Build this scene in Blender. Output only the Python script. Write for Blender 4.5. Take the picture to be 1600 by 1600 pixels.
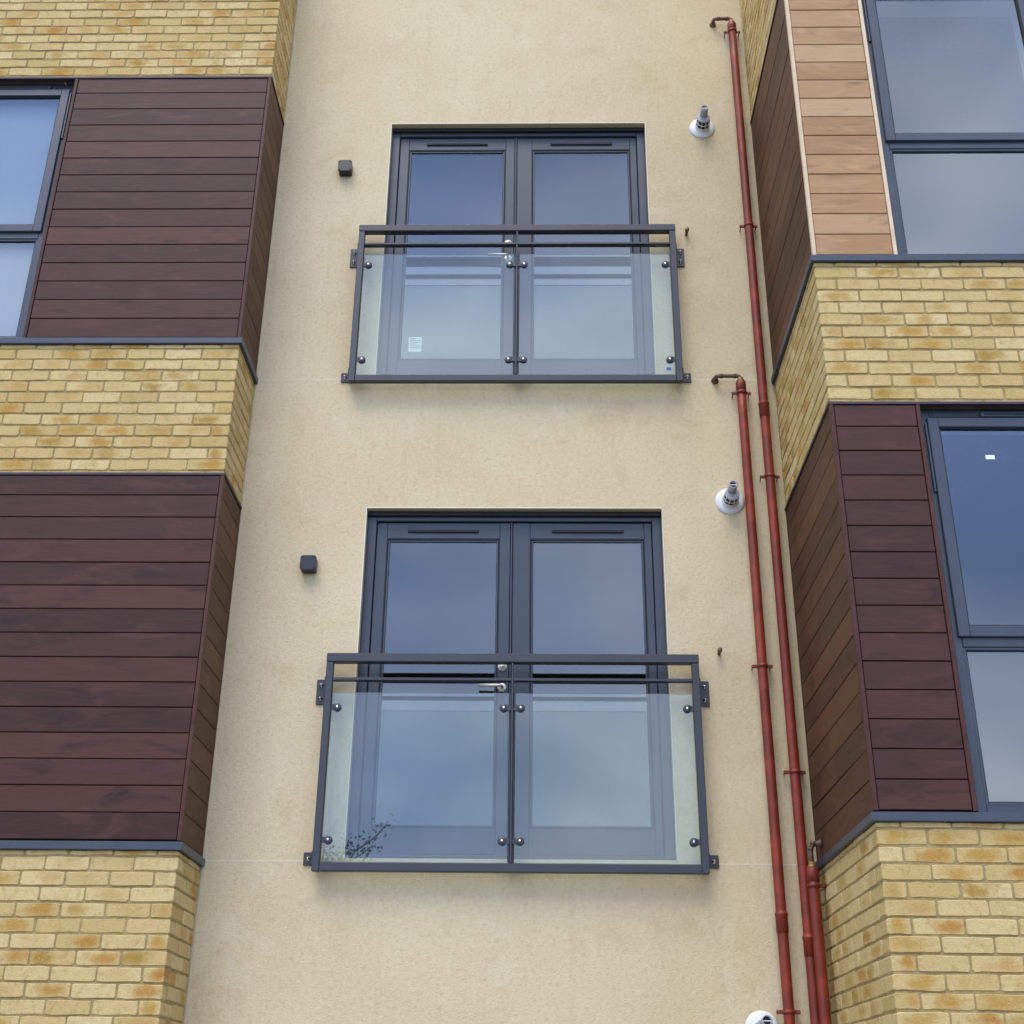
import bpy, bmesh, math, random
from mathutils import Vector, Matrix
random.seed(7)
R = math.radians
scene = bpy.context.scene
for o in list(bpy.data.objects):
    bpy.data.objects.remove(o)
COL = scene.collection

# ---------------------------------------------------------------- camera, sky, sun, exposure
CAM_POS = Vector((0, -6.986, 0)); PITCH, YAW, ROLL = 0.4400, -0.0222, 0.0113
LENS = 1998.45 / 1600 * 36
F = Vector((math.sin(YAW) * math.cos(PITCH), math.cos(YAW) * math.cos(PITCH), math.sin(PITCH)))
R0 = Vector((math.cos(YAW), -math.sin(YAW), 0)); U0 = R0.cross(F)
CR = R0 * math.cos(ROLL) + U0 * math.sin(ROLL); CU = -R0 * math.sin(ROLL) + U0 * math.cos(ROLL)
cd = bpy.data.cameras.new('camera'); cam = bpy.data.objects.new('camera', cd); COL.objects.link(cam)
m = Matrix((CR, CU, -F)).transposed().to_4x4(); m.translation = CAM_POS
cam.matrix_world = m
cd.sensor_width = 36; cd.lens = LENS; cd.clip_start = 0.05; cd.clip_end = 2000
scene.camera = cam

SUN_EL, SUN_AZ = R(60), R(-160)         # azimuth of the sun measured from +y towards +x
w = bpy.data.worlds.new('World'); scene.world = w; w.use_nodes = True
nt = w.node_tree; nt.nodes.clear()
N = nt.nodes.new; LK = nt.links.new
wo = N('ShaderNodeOutputWorld'); bg = N('ShaderNodeBackground'); sky = N('ShaderNodeTexSky')
sky.sky_type = 'NISHITA'; sky.sun_disc = False; sky.sun_elevation = SUN_EL; sky.sun_rotation = SUN_AZ
sky.air_density = 1.2; sky.dust_density = 0.5
tc = N('ShaderNodeTexCoord'); mp = N('ShaderNodeMapping'); mp.inputs['Scale'].default_value = (1, 1, 2.0)
mp.inputs['Location'].default_value = (5.3, 2.2, 0.9)
nz = N('ShaderNodeTexNoise'); nz.inputs['Scale'].default_value = 1.7; nz.inputs['Detail'].default_value = 3.5
nz.inputs['Roughness'].default_value = 0.5; nz.inputs['Distortion'].default_value = 0.4
rp = N('ShaderNodeValToRGB'); rp.color_ramp.elements[0].position = 0.38; rp.color_ramp.elements[1].position = 0.62
rp.color_ramp.elements[0].color = (.45, .45, .45, 1)
nz2 = N('ShaderNodeTexNoise'); nz2.inputs['Scale'].default_value = 2.2; nz2.inputs['Detail'].default_value = 3
cl = N('ShaderNodeMix'); cl.data_type = 'RGBA'
cl.inputs['A'].default_value = (3.6, 6.0, 12.4, 1); cl.inputs['B'].default_value = (12.4, 14.0, 17.0, 1)
mx = N('ShaderNodeMix'); mx.data_type = 'RGBA'
LK(tc.outputs['Generated'], mp.inputs['Vector']); LK(mp.outputs[0], nz.inputs['Vector']); LK(mp.outputs[0], nz2.inputs['Vector'])
LK(nz.outputs['Fac'], rp.inputs['Fac']); LK(rp.outputs['Color'], mx.inputs['Factor'])
mr = N('ShaderNodeMapRange'); mr.inputs['From Min'].default_value = 0.36; mr.inputs['From Max'].default_value = 0.62
LK(nz2.outputs['Fac'], mr.inputs['Value']); LK(mr.outputs['Result'], cl.inputs['Factor']); LK(sky.outputs['Color'], mx.inputs['A']); LK(cl.outputs['Result'], mx.inputs['B'])
LK(mx.outputs['Result'], bg.inputs['Color']); bg.inputs['Strength'].default_value = 0.13
LK(bg.outputs[0], wo.inputs['Surface'])

sl = bpy.data.lights.new('sun', 'SUN'); sl.energy = 2.0; sl.angle = R(35); sl.color = (1, 0.87, 0.68)
so = bpy.data.objects.new('sun', sl); COL.objects.link(so)
sd = Vector((math.sin(SUN_AZ) * math.cos(SUN_EL), math.cos(SUN_AZ) * math.cos(SUN_EL), math.sin(SUN_EL)))
so.rotation_euler = (-sd).to_track_quat('-Z', 'Y').to_euler(); so.location = sd * 30
cy = scene.cycles
cy.max_bounces = 8; cy.diffuse_bounces = 3; cy.glossy_bounces = 4; cy.transparent_max_bounces = 24
cy.caustics_reflective = False; cy.caustics_refractive = False
vs = scene.view_settings
vs.view_transform = 'Standard'; vs.look = 'None'; vs.gamma = 1; vs.exposure = 0.2; vs.use_curve_mapping = False

def to_px(p):
    v = Vector(p) - CAM_POS; z = v.dot(F)
    if z < .1: return None
    return (0.5 + v.dot(CR) / z * LENS / 36, 0.5 - v.dot(CU) / z * LENS / 36, z)

# ---------------------------------------------------------------- helpers
def tag(o, label=None, cat=None, group=None, kind=None):
    if label: o['label'] = label
    if cat: o['category'] = cat
    if group: o['group'] = group
    if kind: o['kind'] = kind
    return o
def empty(name, loc=(0, 0, 0)):
    o = bpy.data.objects.new(name, None); o.empty_display_size = .1; o.location = loc; COL.objects.link(o); return o
def mesh_of(name, bm, mat):
    bmesh.ops.recalc_face_normals(bm, faces=bm.faces)
    me = bpy.data.meshes.new(name); bm.to_mesh(me); bm.free(); me.materials.append(mat); return me
def link(name, me, parent=None, loc=(0, 0, 0), rot=(0, 0, 0)):
    o = bpy.data.objects.new(name, me); o.location = loc; o.rotation_euler = rot; COL.objects.link(o)
    if parent: o.parent = parent
    return o
def obj(name, bm, mat, parent=None, smooth=False):
    me = mesh_of(name, bm, mat)
    if smooth:
        for p in me.polygons: p.use_smooth = True
    if mat is MT.get('glaze'): outer_face_only(me)
    return link(name, me, parent)
def outer_face_only(me):
    me.materials.append(MT['clear'])
    for p in me.polygons:
        if p.normal.y > -.5: p.material_index = 1
MT = {}
def box(bm, x0, x1, y0, y1, z0, z1, bev=0, seg=1):
    g = bmesh.ops.create_cube(bm, size=1)
    vv = g['verts']
    for v in vv:
        v.co = Vector((x0 + (v.co.x + .5) * (x1 - x0), y0 + (v.co.y + .5) * (y1 - y0), z0 + (v.co.z + .5) * (z1 - z0)))
    if bev:
        es = {e for v in vv for e in v.link_edges}
        bmesh.ops.bevel(bm, geom=list(es), offset=bev, segments=seg, affect='EDGES', profile=.5)
    return bm
def bx(*a, **k): return box(bmesh.new(), *a, **k)
def ring_pts(c, ax, r, n, ref=None):
    ax = ax.normalized(); ref = ref or (Vector((0, 0, 1)) if abs(ax.z) < .9 else Vector((1, 0, 0)))
    u = ax.cross(ref).normalized(); v = ax.cross(u)
    return [c + (u * math.cos(2 * math.pi * i / n) + v * math.sin(2 * math.pi * i / n)) * r for i in range(n)]
def lathe(bm, p0, ax, prof, n=20, caps=True):
    """prof: list of (distance along the axis, radius)"""
    p0 = Vector(p0); ax = Vector(ax).normalized(); rings = []
    for d, r in prof:
        rings.append([bm.verts.new(q) for q in ring_pts(p0 + ax * d, ax, max(r, 1e-4), n)])
    for a, b in zip(rings, rings[1:]):
        for i in range(n):
            f = bm.faces.new((a[i], a[(i + 1) % n], b[(i + 1) % n], b[i])); f.smooth = True
    if caps:
        bm.faces.new(rings[0]); bm.faces.new(rings[-1])
    return bm
def sweep(bm, pts, r, n=12):
    pts = [Vector(p) for p in pts]; rings = []
    u = None
    for i, p in enumerate(pts):
        t = (pts[min(i + 1, len(pts) - 1)] - pts[max(i - 1, 0)]).normalized()
        if u is None:
            u = t.cross(Vector((0.3, 0.2, .93))).normalized()
        u = (u - t * u.dot(t)).normalized(); v = t.cross(u)
        rings.append([bm.verts.new(p + (u * math.cos(2 * math.pi * k / n) + v * math.sin(2 * math.pi * k / n)) * r) for k in range(n)])
    for a, b in zip(rings, rings[1:]):
        for i in range(n):
            f = bm.faces.new((a[i], a[(i + 1) % n], b[(i + 1) % n], b[i])); f.smooth = True
    bm.faces.new(rings[0]); bm.faces.new(rings[-1])
    return bm
def bend(pts, rad, k=5):
    """round the corners of a polyline"""
    pts = [Vector(p) for p in pts]; out = [pts[0]]
    for a, b, c in zip(pts, pts[1:], pts[2:]):
        p, q = b + (a - b).normalized() * rad, b + (c - b).normalized() * rad
        for i in range(k + 1):
            t = i / k; out.append(p * (1 - t) ** 2 + b * 2 * t * (1 - t) + q * t * t)
    out.append(pts[-1]); return out

# ---------------------------------------------------------------- materials
class Mat:
    def __init__(s, name):
        s.m = bpy.data.materials.new(name); s.m.use_nodes = True; s.t = s.m.node_tree
        s.b = s.t.nodes['Principled BSDF']; s.out = s.t.nodes['Material Output']
    def n(s, ty, **kw):
        nd = s.t.nodes.new(ty)
        for k, v in kw.items():
            if hasattr(nd, k) and k not in nd.inputs: setattr(nd, k, v)
            else: nd.inputs[k].default_value = v
        return nd
    def l(s, a, b): s.t.links.new(a, b)
    def noise(s, vec, scale, detail=4, rough=.55, dist=0):
        nd = s.n('ShaderNodeTexNoise'); nd.inputs['Scale'].default_value = scale; nd.inputs['Detail'].default_value = detail
        nd.inputs['Roughness'].default_value = rough; nd.inputs['Distortion'].default_value = dist
        if vec is not None: s.l(vec, nd.inputs['Vector'])
        return nd.outputs['Fac']
    def ramp(s, fac, stops):
        nd = s.n('ShaderNodeValToRGB'); cr = nd.color_ramp
        while len(cr.elements) < len(stops): cr.elements.new(.5)
        for e, (p, c) in zip(cr.elements, stops):
            e.position = p; e.color = (*c, 1) if len(c) == 3 else c
        s.l(fac, nd.inputs['Fac']); return nd.outputs['Color']
    def mix(s, fac, a, b, mode='MIX'):
        nd = s.n('ShaderNodeMix'); nd.data_type = 'RGBA'; nd.blend_type = mode
        for k, v in (('Factor', fac), ('A', a), ('B', b)):
            i = nd.inputs[k]
            if isinstance(v, (int, float)): i.default_value = v
            elif isinstance(v, tuple): i.default_value = (*v, 1) if len(v) == 3 else v
            else: s.l(v, i)
        return nd.outputs['Result']
    def math(s, op, a, b=0.0, clamp=False):
        nd = s.n('ShaderNodeMath'); nd.operation = op; nd.use_clamp = clamp
        for i, v in enumerate((a, b)):
            if isinstance(v, (int, float)): nd.inputs[i].default_value = v
            else: s.l(v, nd.inputs[i])
        return nd.outputs[0]
    def step(s, v, a, b):
        nd = s.n('ShaderNodeMapRange'); nd.interpolation_type = 'SMOOTHSTEP'
        s.l(v, nd.inputs['Value']); nd.inputs['From Min'].default_value = a; nd.inputs['From Max'].default_value = b
        return nd.outputs['Result']
    def mapped(s, vec, scale=(1, 1, 1), loc=None):
        nd = s.n('ShaderNodeMapping'); nd.inputs['Scale'].default_value = scale; s.l(vec, nd.inputs['Vector'])
        if loc is not None: s.l(loc, nd.inputs['Location'])
        return nd.outputs[0]
    def obj_vec(s): return s.n('ShaderNodeTexCoord').outputs['Object']
    def pos(s): return s.n('ShaderNodeNewGeometry').outputs['Position']
    def rnd(s): return s.n('ShaderNodeObjectInfo').outputs['Random']
    def bump(s, h, strength=.3, dist=.01):
        nd = s.n('ShaderNodeBump'); nd.inputs['Strength'].default_value = strength; nd.inputs['Distance'].default_value = dist
        s.l(h, nd.inputs['Height']); s.l(nd.outputs[0], s.b.inputs['Normal'])
    def set(s, **k):
        for a, v in k.items():
            a = a.replace('_', ' ')
            i = s.b.inputs[a]
            if isinstance(v, (int, float)): i.default_value = v
            elif isinstance(v, tuple): i.default_value = (*v, 1) if len(v) == 3 else v
            else: s.l(v, i)
        return s

def lin(r, g, b):
    f = lambda c: c / 12.92 if c <= .04045 else ((c + .055) / 1.055) ** 2.4
    return (f(r / 255), f(g / 255), f(b / 255))

def mat_render():
    M = Mat('cream_render'); P = M.pos()
    big = M.noise(P, .8, 5, .6, .3); mid = M.noise(P, 3.2, 6, .65, .5); fine = M.noise(P, 95, 3, .6); grit = M.noise(P, 190, 2, .6)
    c = M.ramp(big, [(.3, lin(207, 190, 154)), (.7, lin(220, 205, 171))])
    pale = M.noise(M.mapped(P, (1.6, 1.6, 1.0)), 2.2, 7, .72, .6)
    c = M.mix(M.math('MULTIPLY', M.step(pale, .52, .72), .35), c, lin(228, 218, 196))
    c = M.mix(M.math('MULTIPLY', M.step(mid, .52, .74), .42), c, lin(190, 169, 126))
    med = M.noise(P, 42, 4, .65)
    c = M.mix(M.math('MULTIPLY', M.step(med, .50, .72), .30), c, lin(172, 151, 112))
    c = M.mix(M.math('MULTIPLY', M.step(med, .50, .30), .25), c, lin(232, 221, 194))
    c = M.mix(M.math('MULTIPLY', M.step(fine, .58, .74), .35), c, lin(150, 130, 92))
    run = M.noise(M.mapped(P, (9, 9, .35)), 1.0, 4, .6, .3)
    c = M.mix(M.math('MULTIPLY', M.step(run, .56, .74), .09), c, lin(160, 140, 104))
    scuff = M.math('MULTIPLY', M.step(M.noise(P, 1.3, 4, .6), .5, .66), M.step(M.noise(M.mapped(P, (30, 30, 14)), 1.6, 3, .7, 1.5), .60, .68))
    c = M.mix(M.math('MULTIPLY', scuff, .35), c, lin(150, 128, 90))
    sp = M.noise(P, 38, 2, .5)
    c = M.mix(M.math('MULTIPLY', M.step(sp, .72, .78), .35), c, lin(140, 120, 85))
    M.set(Base_Color=c, Roughness=.92); M.b.inputs['Specular IOR Level'].default_value = .2
    h = M.math('ADD', M.math('MULTIPLY', fine, .6), M.math('MULTIPLY', grit, .4))
    M.bump(M.math('ADD', h, M.math('MULTIPLY', med, .6)), .65, .007); return M.m

def mat_brick():
    M = Mat('yellow_stock_brick')
    isl = M.n('ShaderNodeNewGeometry').outputs['Random Per Island']
    rr = M.math('FRACT', M.math('ADD', M.math('MULTIPLY', M.rnd(), 7.31), M.math('MULTIPLY', isl, 3.77)))
    r2 = M.math('FRACT', M.math('MULTIPLY', rr, 13.7)); r3 = M.math('FRACT', M.math('MULTIPLY', rr, 41.3))
    P = M.pos()
    c = M.ramp(rr, [(0, lin(196, 171, 116)), (.25, lin(206, 184, 132)), (.5, lin(188, 163, 106)), (.75, lin(200, 175, 120)), (1, lin(209, 189, 138))])
    # kiln burns in the middle of the face
    uv = M.n('ShaderNodeUVMap').outputs['UV']; sx = M.n('ShaderNodeSeparateXYZ'); M.l(uv, sx.inputs[0])
    du = M.math('MULTIPLY', M.math('SUBTRACT', sx.outputs[0], M.math('ADD', .25, M.math('MULTIPLY', r3, .5))), 1.75)
    dv = M.math('MULTIPLY', M.math('SUBTRACT', sx.outputs[1], .5), 1.15)
    dd = M.math('SQRT', M.math('ADD', M.math('MULTIPLY', du, du), M.math('MULTIPLY', dv, dv)))
    dd = M.math('ADD', dd, M.math('MULTIPLY', M.math('SUBTRACT', M.noise(P, 14, 4, .6), .5), 1.5))
    burn = M.math('SUBTRACT', 1, M.step(dd, .10, .95))
    amt = M.math('MULTIPLY', burn, M.math('MULTIPLY', M.step(r2, .18, .95), .9))
    c = M.mix(amt, c, M.ramp(r3, [(0, lin(156, 122, 52)), (.5, lin(176, 134, 56)), (1, lin(172, 120, 54))]))
    n1 = M.noise(P, 26, 4, .6); c = M.mix(M.math('MULTIPLY', M.step(n1, .48, .72), .5), c, lin(176, 152, 98))
    sm = M.noise(M.mapped(P, (1, 1, .45)), 22, 4, .65, .8); c = M.mix(M.math('MULTIPLY', M.step(sm, .54, .74), .45), c, lin(160, 132, 74))
    n2 = M.noise(P, 60, 3, .6); c = M.mix(M.math('MULTIPLY', M.step(n2, .56, .76), .4), c, lin(208, 194, 156))
    n3 = M.noise(P, 130, 2, .5); c = M.mix(M.math('MULTIPLY', M.step(n3, .64, .74), .5), c, lin(120, 96, 52))
    M.set(Base_Color=c, Roughness=.9); M.b.inputs['Specular IOR Level'].default_value = .2
    M.bump(M.math('ADD', M.noise(P, 55, 5, .65), M.math('MULTIPLY', n3, .4)), .6, .006); return M.m

def mat_mortar():
    M = Mat('buff_mortar'); P = M.pos()
    c = M.ramp(M.noise(P, 30, 4), [(.3, lin(142, 124, 84)), (.7, lin(172, 152, 108))])
    c = M.mix(M.math('MULTIPLY', M.step(M.noise(P, 2.5, 3), .5, .8), .35), c, lin(112, 104, 84))
    M.set(Base_Color=c, Roughness=.95); M.b.inputs['Specular IOR Level'].default_value = .1
    M.bump(M.noise(P, 160, 3), .5, .004); return M.m

def mat_wood(name, dark, midc, light, knot, rough=.5, grain=.5, coat=0.0):
    M = Mat(name); rn = M.rnd(); V = M.obj_vec()
    cx = M.n('ShaderNodeCombineXYZ'); M.l(M.math('MULTIPLY', rn, 37), cx.inputs[0]); M.l(M.math('MULTIPLY', rn, 91), cx.inputs[1]); M.l(M.math('MULTIPLY', rn, 53), cx.inputs[2])
    g = M.noise(M.mapped(V, (1.6, 30, 42), cx.outputs[0]), 2.0, 6, .66, 1.2)
    blotch = M.noise(M.mapped(V, (1, 1, 3.0), cx.outputs[0]), 3.2, 4, .6, .5)
    fig = M.noise(M.mapped(V, (1.0, 4, 7), cx.outputs[0]), 2.4, 3, .5, 2.4)
    c = M.ramp(rn, [(0, dark), (.3, midc), (.55, light), (.8, midc), (1, dark)])
    c = M.mix(M.math('MULTIPLY', M.step(g, .42, .72), grain), c, dark)
    c = M.mix(M.math('MULTIPLY', M.step(fig, .46, .66), grain * .6), c, light)
    c = M.mix(M.math('MULTIPLY', M.step(blotch, .52, .78), .75), c, knot)
    bl2 = M.noise(M.mapped(V, (1.2, 1, 4.0), cx.outputs[0]), 2.1, 4, .65, 1.0)
    c = M.mix(M.math('MULTIPLY', M.step(bl2, .52, .72), grain * grain * 1.8), c, tuple(min(1, q * 1.25) for q in light))
    vo = M.n('ShaderNodeTexVoronoi'); vo.inputs['Scale'].default_value = 1; M.l(M.mapped(V, (2.2, 5, 10), cx.outputs[0]), vo.inputs['Vector'])
    kn = M.math('SUBTRACT', 1, M.step(vo.outputs['Distance'], .04, .17))
    ksel = M.n('ShaderNodeSeparateColor'); M.l(vo.outputs['Color'], ksel.inputs[0])
    c = M.mix(M.math('MULTIPLY', kn, M.math('MULTIPLY', M.step(ksel.outputs[0], .80, .86), .85)), c, knot)
    ro = M.math('ADD', rough - .07, M.math('MULTIPLY', g, .16))
    M.set(Base_Color=c, Roughness=ro); M.b.inputs['Specular IOR Level'].default_value = .26
    if coat: M.set(Coat_Weight=coat); M.b.inputs['Coat Roughness'].default_value = .35
    M.bump(g, .18, .003); return M.m

def mat_metal(name, col, rough=.42, metallic=0.0, var=.12, spec=.5):
    M = Mat(name); P = M.pos(); n = M.noise(P, 7, 5, .6); n2 = M.noise(P, 60, 3)
    c = M.mix(M.math('MULTIPLY', M.step(n, .4, .75), 1), tuple(v * (1 - var) for v in col), tuple(min(1, v * (1 + var)) for v in col))
    M.set(Base_Color=c, Roughness=M.math('ADD', rough - .06, M.math('MULTIPLY', n2, .12)), Metallic=metallic)
    M.b.inputs['Specular IOR Level'].default_value = spec
    return M.m

def mat_glass(name, tint, f0, dirt=.0):
    """a whole glazing unit's mirror strength on its outer face"""
    M = Mat(name); t = M.t; t.nodes.remove(M.b)
    lw = M.n('ShaderNodeLayerWeight'); lw.inputs['Blend'].default_value = .5
    fr = M.math('ADD', f0, M.math('MULTIPLY', M.math('POWER', lw.outputs['Facing'], 4), 1 - f0))
    tr = M.n('ShaderNodeBsdfTransparent'); tr.inputs[0].default_value = (*tint, 1)
    gl = M.n('ShaderNodeBsdfGlossy'); gl.inputs['Roughness'].default_value = 0.0
    if dirt:                              # thin film of dust
        P = M.pos(); n = M.step(M.noise(P, 4, 5, .7), .42, .8)
        df = M.n('ShaderNodeBsdfDiffuse'); df.inputs[0].default_value = (.5, .52, .5, 1)
        md = M.n('ShaderNodeMixShader'); M.l(M.math('MULTIPLY', M.math('ADD', .3, n), dirt), md.inputs[0])
        M.l(tr.outputs[0], md.inputs[1]); M.l(df.outputs[0], md.inputs[2]); base = md.outputs[0]
    else: base = tr.outputs[0]
    ms = M.n('ShaderNodeMixShader'); M.l(fr, ms.inputs[0]); M.l(base, ms.inputs[1]); M.l(gl.outputs[0], ms.inputs[2])
    M.l(ms.outputs[0], M.out.inputs['Surface']); return M.m
def mat_clear(name, tint):
    M = Mat(name); M.t.nodes.remove(M.b); tr = M.n('ShaderNodeBsdfTransparent'); tr.inputs[0].default_value = (*tint, 1)
    M.l(tr.outputs[0], M.out.inputs['Surface']); return M.m

MT.update(
    render=mat_render(), brick=mat_brick(), mortar=mat_mortar(),
    stain=mat_wood('dark_stained_timber', lin(57, 34, 31), lin(69, 40, 35), lin(83, 49, 40), lin(35, 24, 25), .5, .53),
    stain2=mat_wood('brown_stained_timber', lin(70, 46, 30), lin(84, 55, 36), lin(100, 67, 44), lin(46, 32, 24), .55, .5),
    cedar=mat_wood('bare_cedar', lin(158, 120, 84), lin(170, 133, 96), lin(186, 154, 118), lin(128, 100, 74), .65, .42),
    trimw=mat_wood('pale_timber_trim', lin(206, 182, 150), lin(216, 194, 164), lin(226, 206, 178), lin(200, 172, 140), .6, .3),
    alu=mat_metal('slate_grey_frame', lin(58, 66, 80), .38, 0, .10),
    steel=mat_metal('graphite_powder_coat', lin(55, 58, 68), .44, 0, .08),
    flash=mat_metal('dark_flashing', lin(58, 46, 58), .5, 0, .1),
    lintel=mat_metal('lintel_steel', lin(96, 88, 72), .6, 0, .2),
    chrome=mat_metal('bright_bolt', (.72, .74, .78), .18, 1, .05),
    satin=mat_metal('satin_steel', (.70, .68, .62), .42, .6, .05),
    brass=mat_metal('dull_brass', lin(150, 118, 70), .45, .5, .25),
    leaf=mat_metal('leaf', (.075, .10, .055), .55, 0, .3), bark=mat_metal('bark', (.09, .065, .045), .9, 0, .3),
    black=mat_metal('black_plastic', lin(34, 36, 46), .35, 0, .1),
    slot=mat_metal('vent_black', lin(22, 24, 30), .6, 0, .05),
    gasket=mat_metal('rubber_gasket', lin(26, 30, 40), .7, 0, .05),
    white=mat_metal('white_plastic', lin(226, 228, 230), .4, 0, .03),
    bead=mat_metal('white_bead', lin(232, 226, 214), .6, 0, .04),
    red=mat_metal('red_oxide_paint', lin(134, 47, 28), .48, 0, .3),
    grey=mat_metal('grey_plastic', lin(168, 172, 180), .4, 0, .05),
    jbead=mat_metal('joint_bead', lin(222, 212, 192), .7, 0, .06),
    softbead=mat_metal('cream_bead', lin(208, 194, 160), .7, 0, .04),
    copper=mat_metal('tarnished_copper', lin(112, 86, 74), .42, .35, .3),
    interior=mat_metal('interior_plaster', (.34, .33, .31), .9, 0, .03, .2),
    reveal=mat_metal('interior_white_reveal', (.72, .72, .72), .7, 0, .03, .2),
    blind=mat_metal('white_blind', (.40, .45, .50), .8, 0, .02, .2),
    paper=mat_metal('paper_label', (.80, .82, .82), .7, 0, .02, .2),
    ink=mat_metal('grey_print', (.30, .32, .36), .7, 0, .02, .2),
    blue=mat_metal('blue_print', lin(40, 80, 170), .5, 0, .02),
    glaze=mat_glass('window_glass', (.80, .83, .85), .21),
    bglass=mat_glass('balcony_glass', (.83, .92, .895), .15, .05), clear=mat_clear('glass_body', (.97, .985, .98)),
    gedge=mat_metal('green_glass_edge', lin(96, 140, 132), .2, 0, .06),
)
def mat_ground():
    M = Mat('paving'); P = M.pos()
    M.set(Base_Color=M.ramp(M.noise(P, 3, 6, .6), [(.3, lin(120, 116, 108)), (.7, lin(150, 146, 136))]), Roughness=.9); return M.m
MT['ground'] = mat_ground()

# ---------------------------------------------------------------- dimensions (metres, camera height = 0)
GROUND = -1.6
XL, XR = -1.801, 1.492                  # the bays' returns
YL, YR = -0.466, -1.2755                # the bays' front faces
TOP = 8.45
ROW0 = 4.0787                           # a bed joint; every course is 75 mm
SILL_B, PANEL_T = 4.182, 3.311          # underside of a sill, top of a clad panel (minus one storey of 3 m below)
STOREY = 3.0

# ---------------------------------------------------------------- ground
bm = bmesh.new(); box(bm, -400, 400, -400, 400, GROUND - .3, GROUND)
tag(obj('ground', bm, MT['ground']), kind='structure')

# ---------------------------------------------------------------- the rendered wall with two door openings
DX0, DX1 = -1.0346, 0.7482
DZ = [(4.236, 6.3147), (1.236, 3.3147)]
wall = empty('rendered_wall', (0, 0, GROUND))
tag(wall, 'cream textured render wall with two glazed double doors between the brick bays', 'wall')
wall_inv = Vector((0, 0, -GROUND))
def wobj(name, bm, mat, smooth=False):
    o = obj(name, bm, mat, wall, smooth); o.location = wall_inv; return o
def wall_piece(z0, z1, openings):
    bm = bmesh.new(); xs = [XL - .2, DX0, DX1, XR + .2]
    zs = sorted({z0, z1, *[z for o in openings for z in o]})
    def q(*p): bm.faces.new([bm.verts.new(v) for v in p])
    for za, zb in zip(zs, zs[1:]):
        for i in range(3):
            if i == 1 and any(a <= (za + zb) / 2 <= b for a, b in openings): continue
            q((xs[i], 0, za), (xs[i + 1], 0, za), (xs[i + 1], 0, zb), (xs[i], 0, zb))
    for a, b in openings:
        dp = .16
        q((DX0, 0, a), (DX0, 0, b), (DX0, dp, b), (DX0, dp, a)); q((DX1, 0, a), (DX1, dp, a), (DX1, dp, b), (DX1, 0, b))
        q((DX0, 0, b), (DX1, 0, b), (DX1, dp, b), (DX0, dp, b)); q((DX0, 0, a), (DX0, dp, a), (DX1, dp, a), (DX1, 0, a))
    bmesh.ops.remove_doubles(bm, verts=bm.verts, dist=1e-5)
    bmesh.ops.recalc_face_normals(bm, faces=bm.faces)
    return bm
JZ = [4.217, 1.217]
jh = .0035
for (a, b, ops) in ((JZ[0] + jh, TOP, [DZ[0]]), (JZ[1] + jh, JZ[0] - jh, [DZ[1]]), (GROUND, JZ[1] - jh, [])):
    wobj('render_panel', wall_piece(a, b, ops), MT['render'])
for j in JZ:
    wobj('movement_joint', bx(XL, XR, -.0006, .02, j - jh, j + jh), MT['jbead'])
for a, b in DZ:                        # corner beads round each opening
    t = .004
    wobj('edge_bead', bx(DX0 - t, DX0 + .001, -.003, .012, a, b + t), MT['bead'])
    wobj('edge_bead', bx(DX1 - .001, DX1 + t, -.003, .012, a, b + t), MT['bead'])
    wobj('edge_bead', bx(DX0 + .0012, DX1 - .0012, -.003, .012, b - .001, b + t), MT['bead'])
wobj('edge_bead', bx(XL + .004, XL + .010, -.004, .01, GROUND, TOP), MT['softbead'])
wobj('edge_bead', bx(XR - .014, XR - .008, -.004, .01, GROUND, TOP), MT['softbead'])
wobj('coping', bx(XL - .2, XR + .2, -.06, .4, TOP, TOP + .08, bev=.01), MT['alu'])

# ---------------------------------------------------------------- bricks
def brick_mesh(lx, ly, seed, h=.065, axis='y'):
    """a worn brick: rounded, uneven outline on its face, drawn back through its depth"""
    rng = random.Random(seed); bm = bmesh.new(); uvl = bm.loops.layers.uv.new('UVMap')
    L, D = (lx, ly) if axis == 'y' else (ly, lx)
    a, b, r = L / 2, h / 2, min(.0075, h * .3)
    k = r * .32; m_ = [(-1 / 3, 1), (1 / 3, 1)] if L > .15 else [(0, 1)]
    J = lambda q: rng.uniform(-q, q)
    pts = [(-a, -b + r), (-a + k, -b + k), (-a + r, -b)] + [(a * 2 * t, -b + J(.0022)) for t, _ in m_] + [(a - r, -b), (a - k, -b + k), (a, -b + r), (a, b - r), (a - k, b - k), (a - r, b)] + [(-a * 2 * t, b + J(.0022)) for t, _ in m_] + [(-a + r, b), (-a + k, b - k), (-a, b - r)]
    pts = [(x + J(.0020), z + J(.0018)) for x, z in pts]; n = len(pts)
    rings = []
    for d, sc in ((-D / 2, .0028), (-D / 2 + .0028, 0), (D / 2, 0)):
        rings.append([bm.verts.new((x - math.copysign(min(sc, abs(x)), x), d + (J(.0008) if d < 0 else 0), z - math.copysign(min(sc, abs(z)), z))) for x, z in pts])
    for p, q in zip(rings, rings[1:]):
        for i in range(n): bm.faces.new((p[i], p[(i + 1) % n], q[(i + 1) % n], q[i]))
    bm.faces.new(rings[0])
    for f in bm.faces:
        for l in f.loops:
            c = l.vert.co; l[uvl].uv = (c.x / L + .5, c.z / h + .5)
    if axis == 'x-': bmesh.ops.rotate(bm, verts=bm.verts, matrix=Matrix.Rotation(-math.pi / 2, 3, 'Z'))   # face towards -x
    if axis == 'x+': bmesh.ops.rotate(bm, verts=bm.verts, matrix=Matrix.Rotation(math.pi / 2, 3, 'Z'))    # face towards +x
    return mesh_of('brick', bm, MT['brick'])
BM = {}
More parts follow.
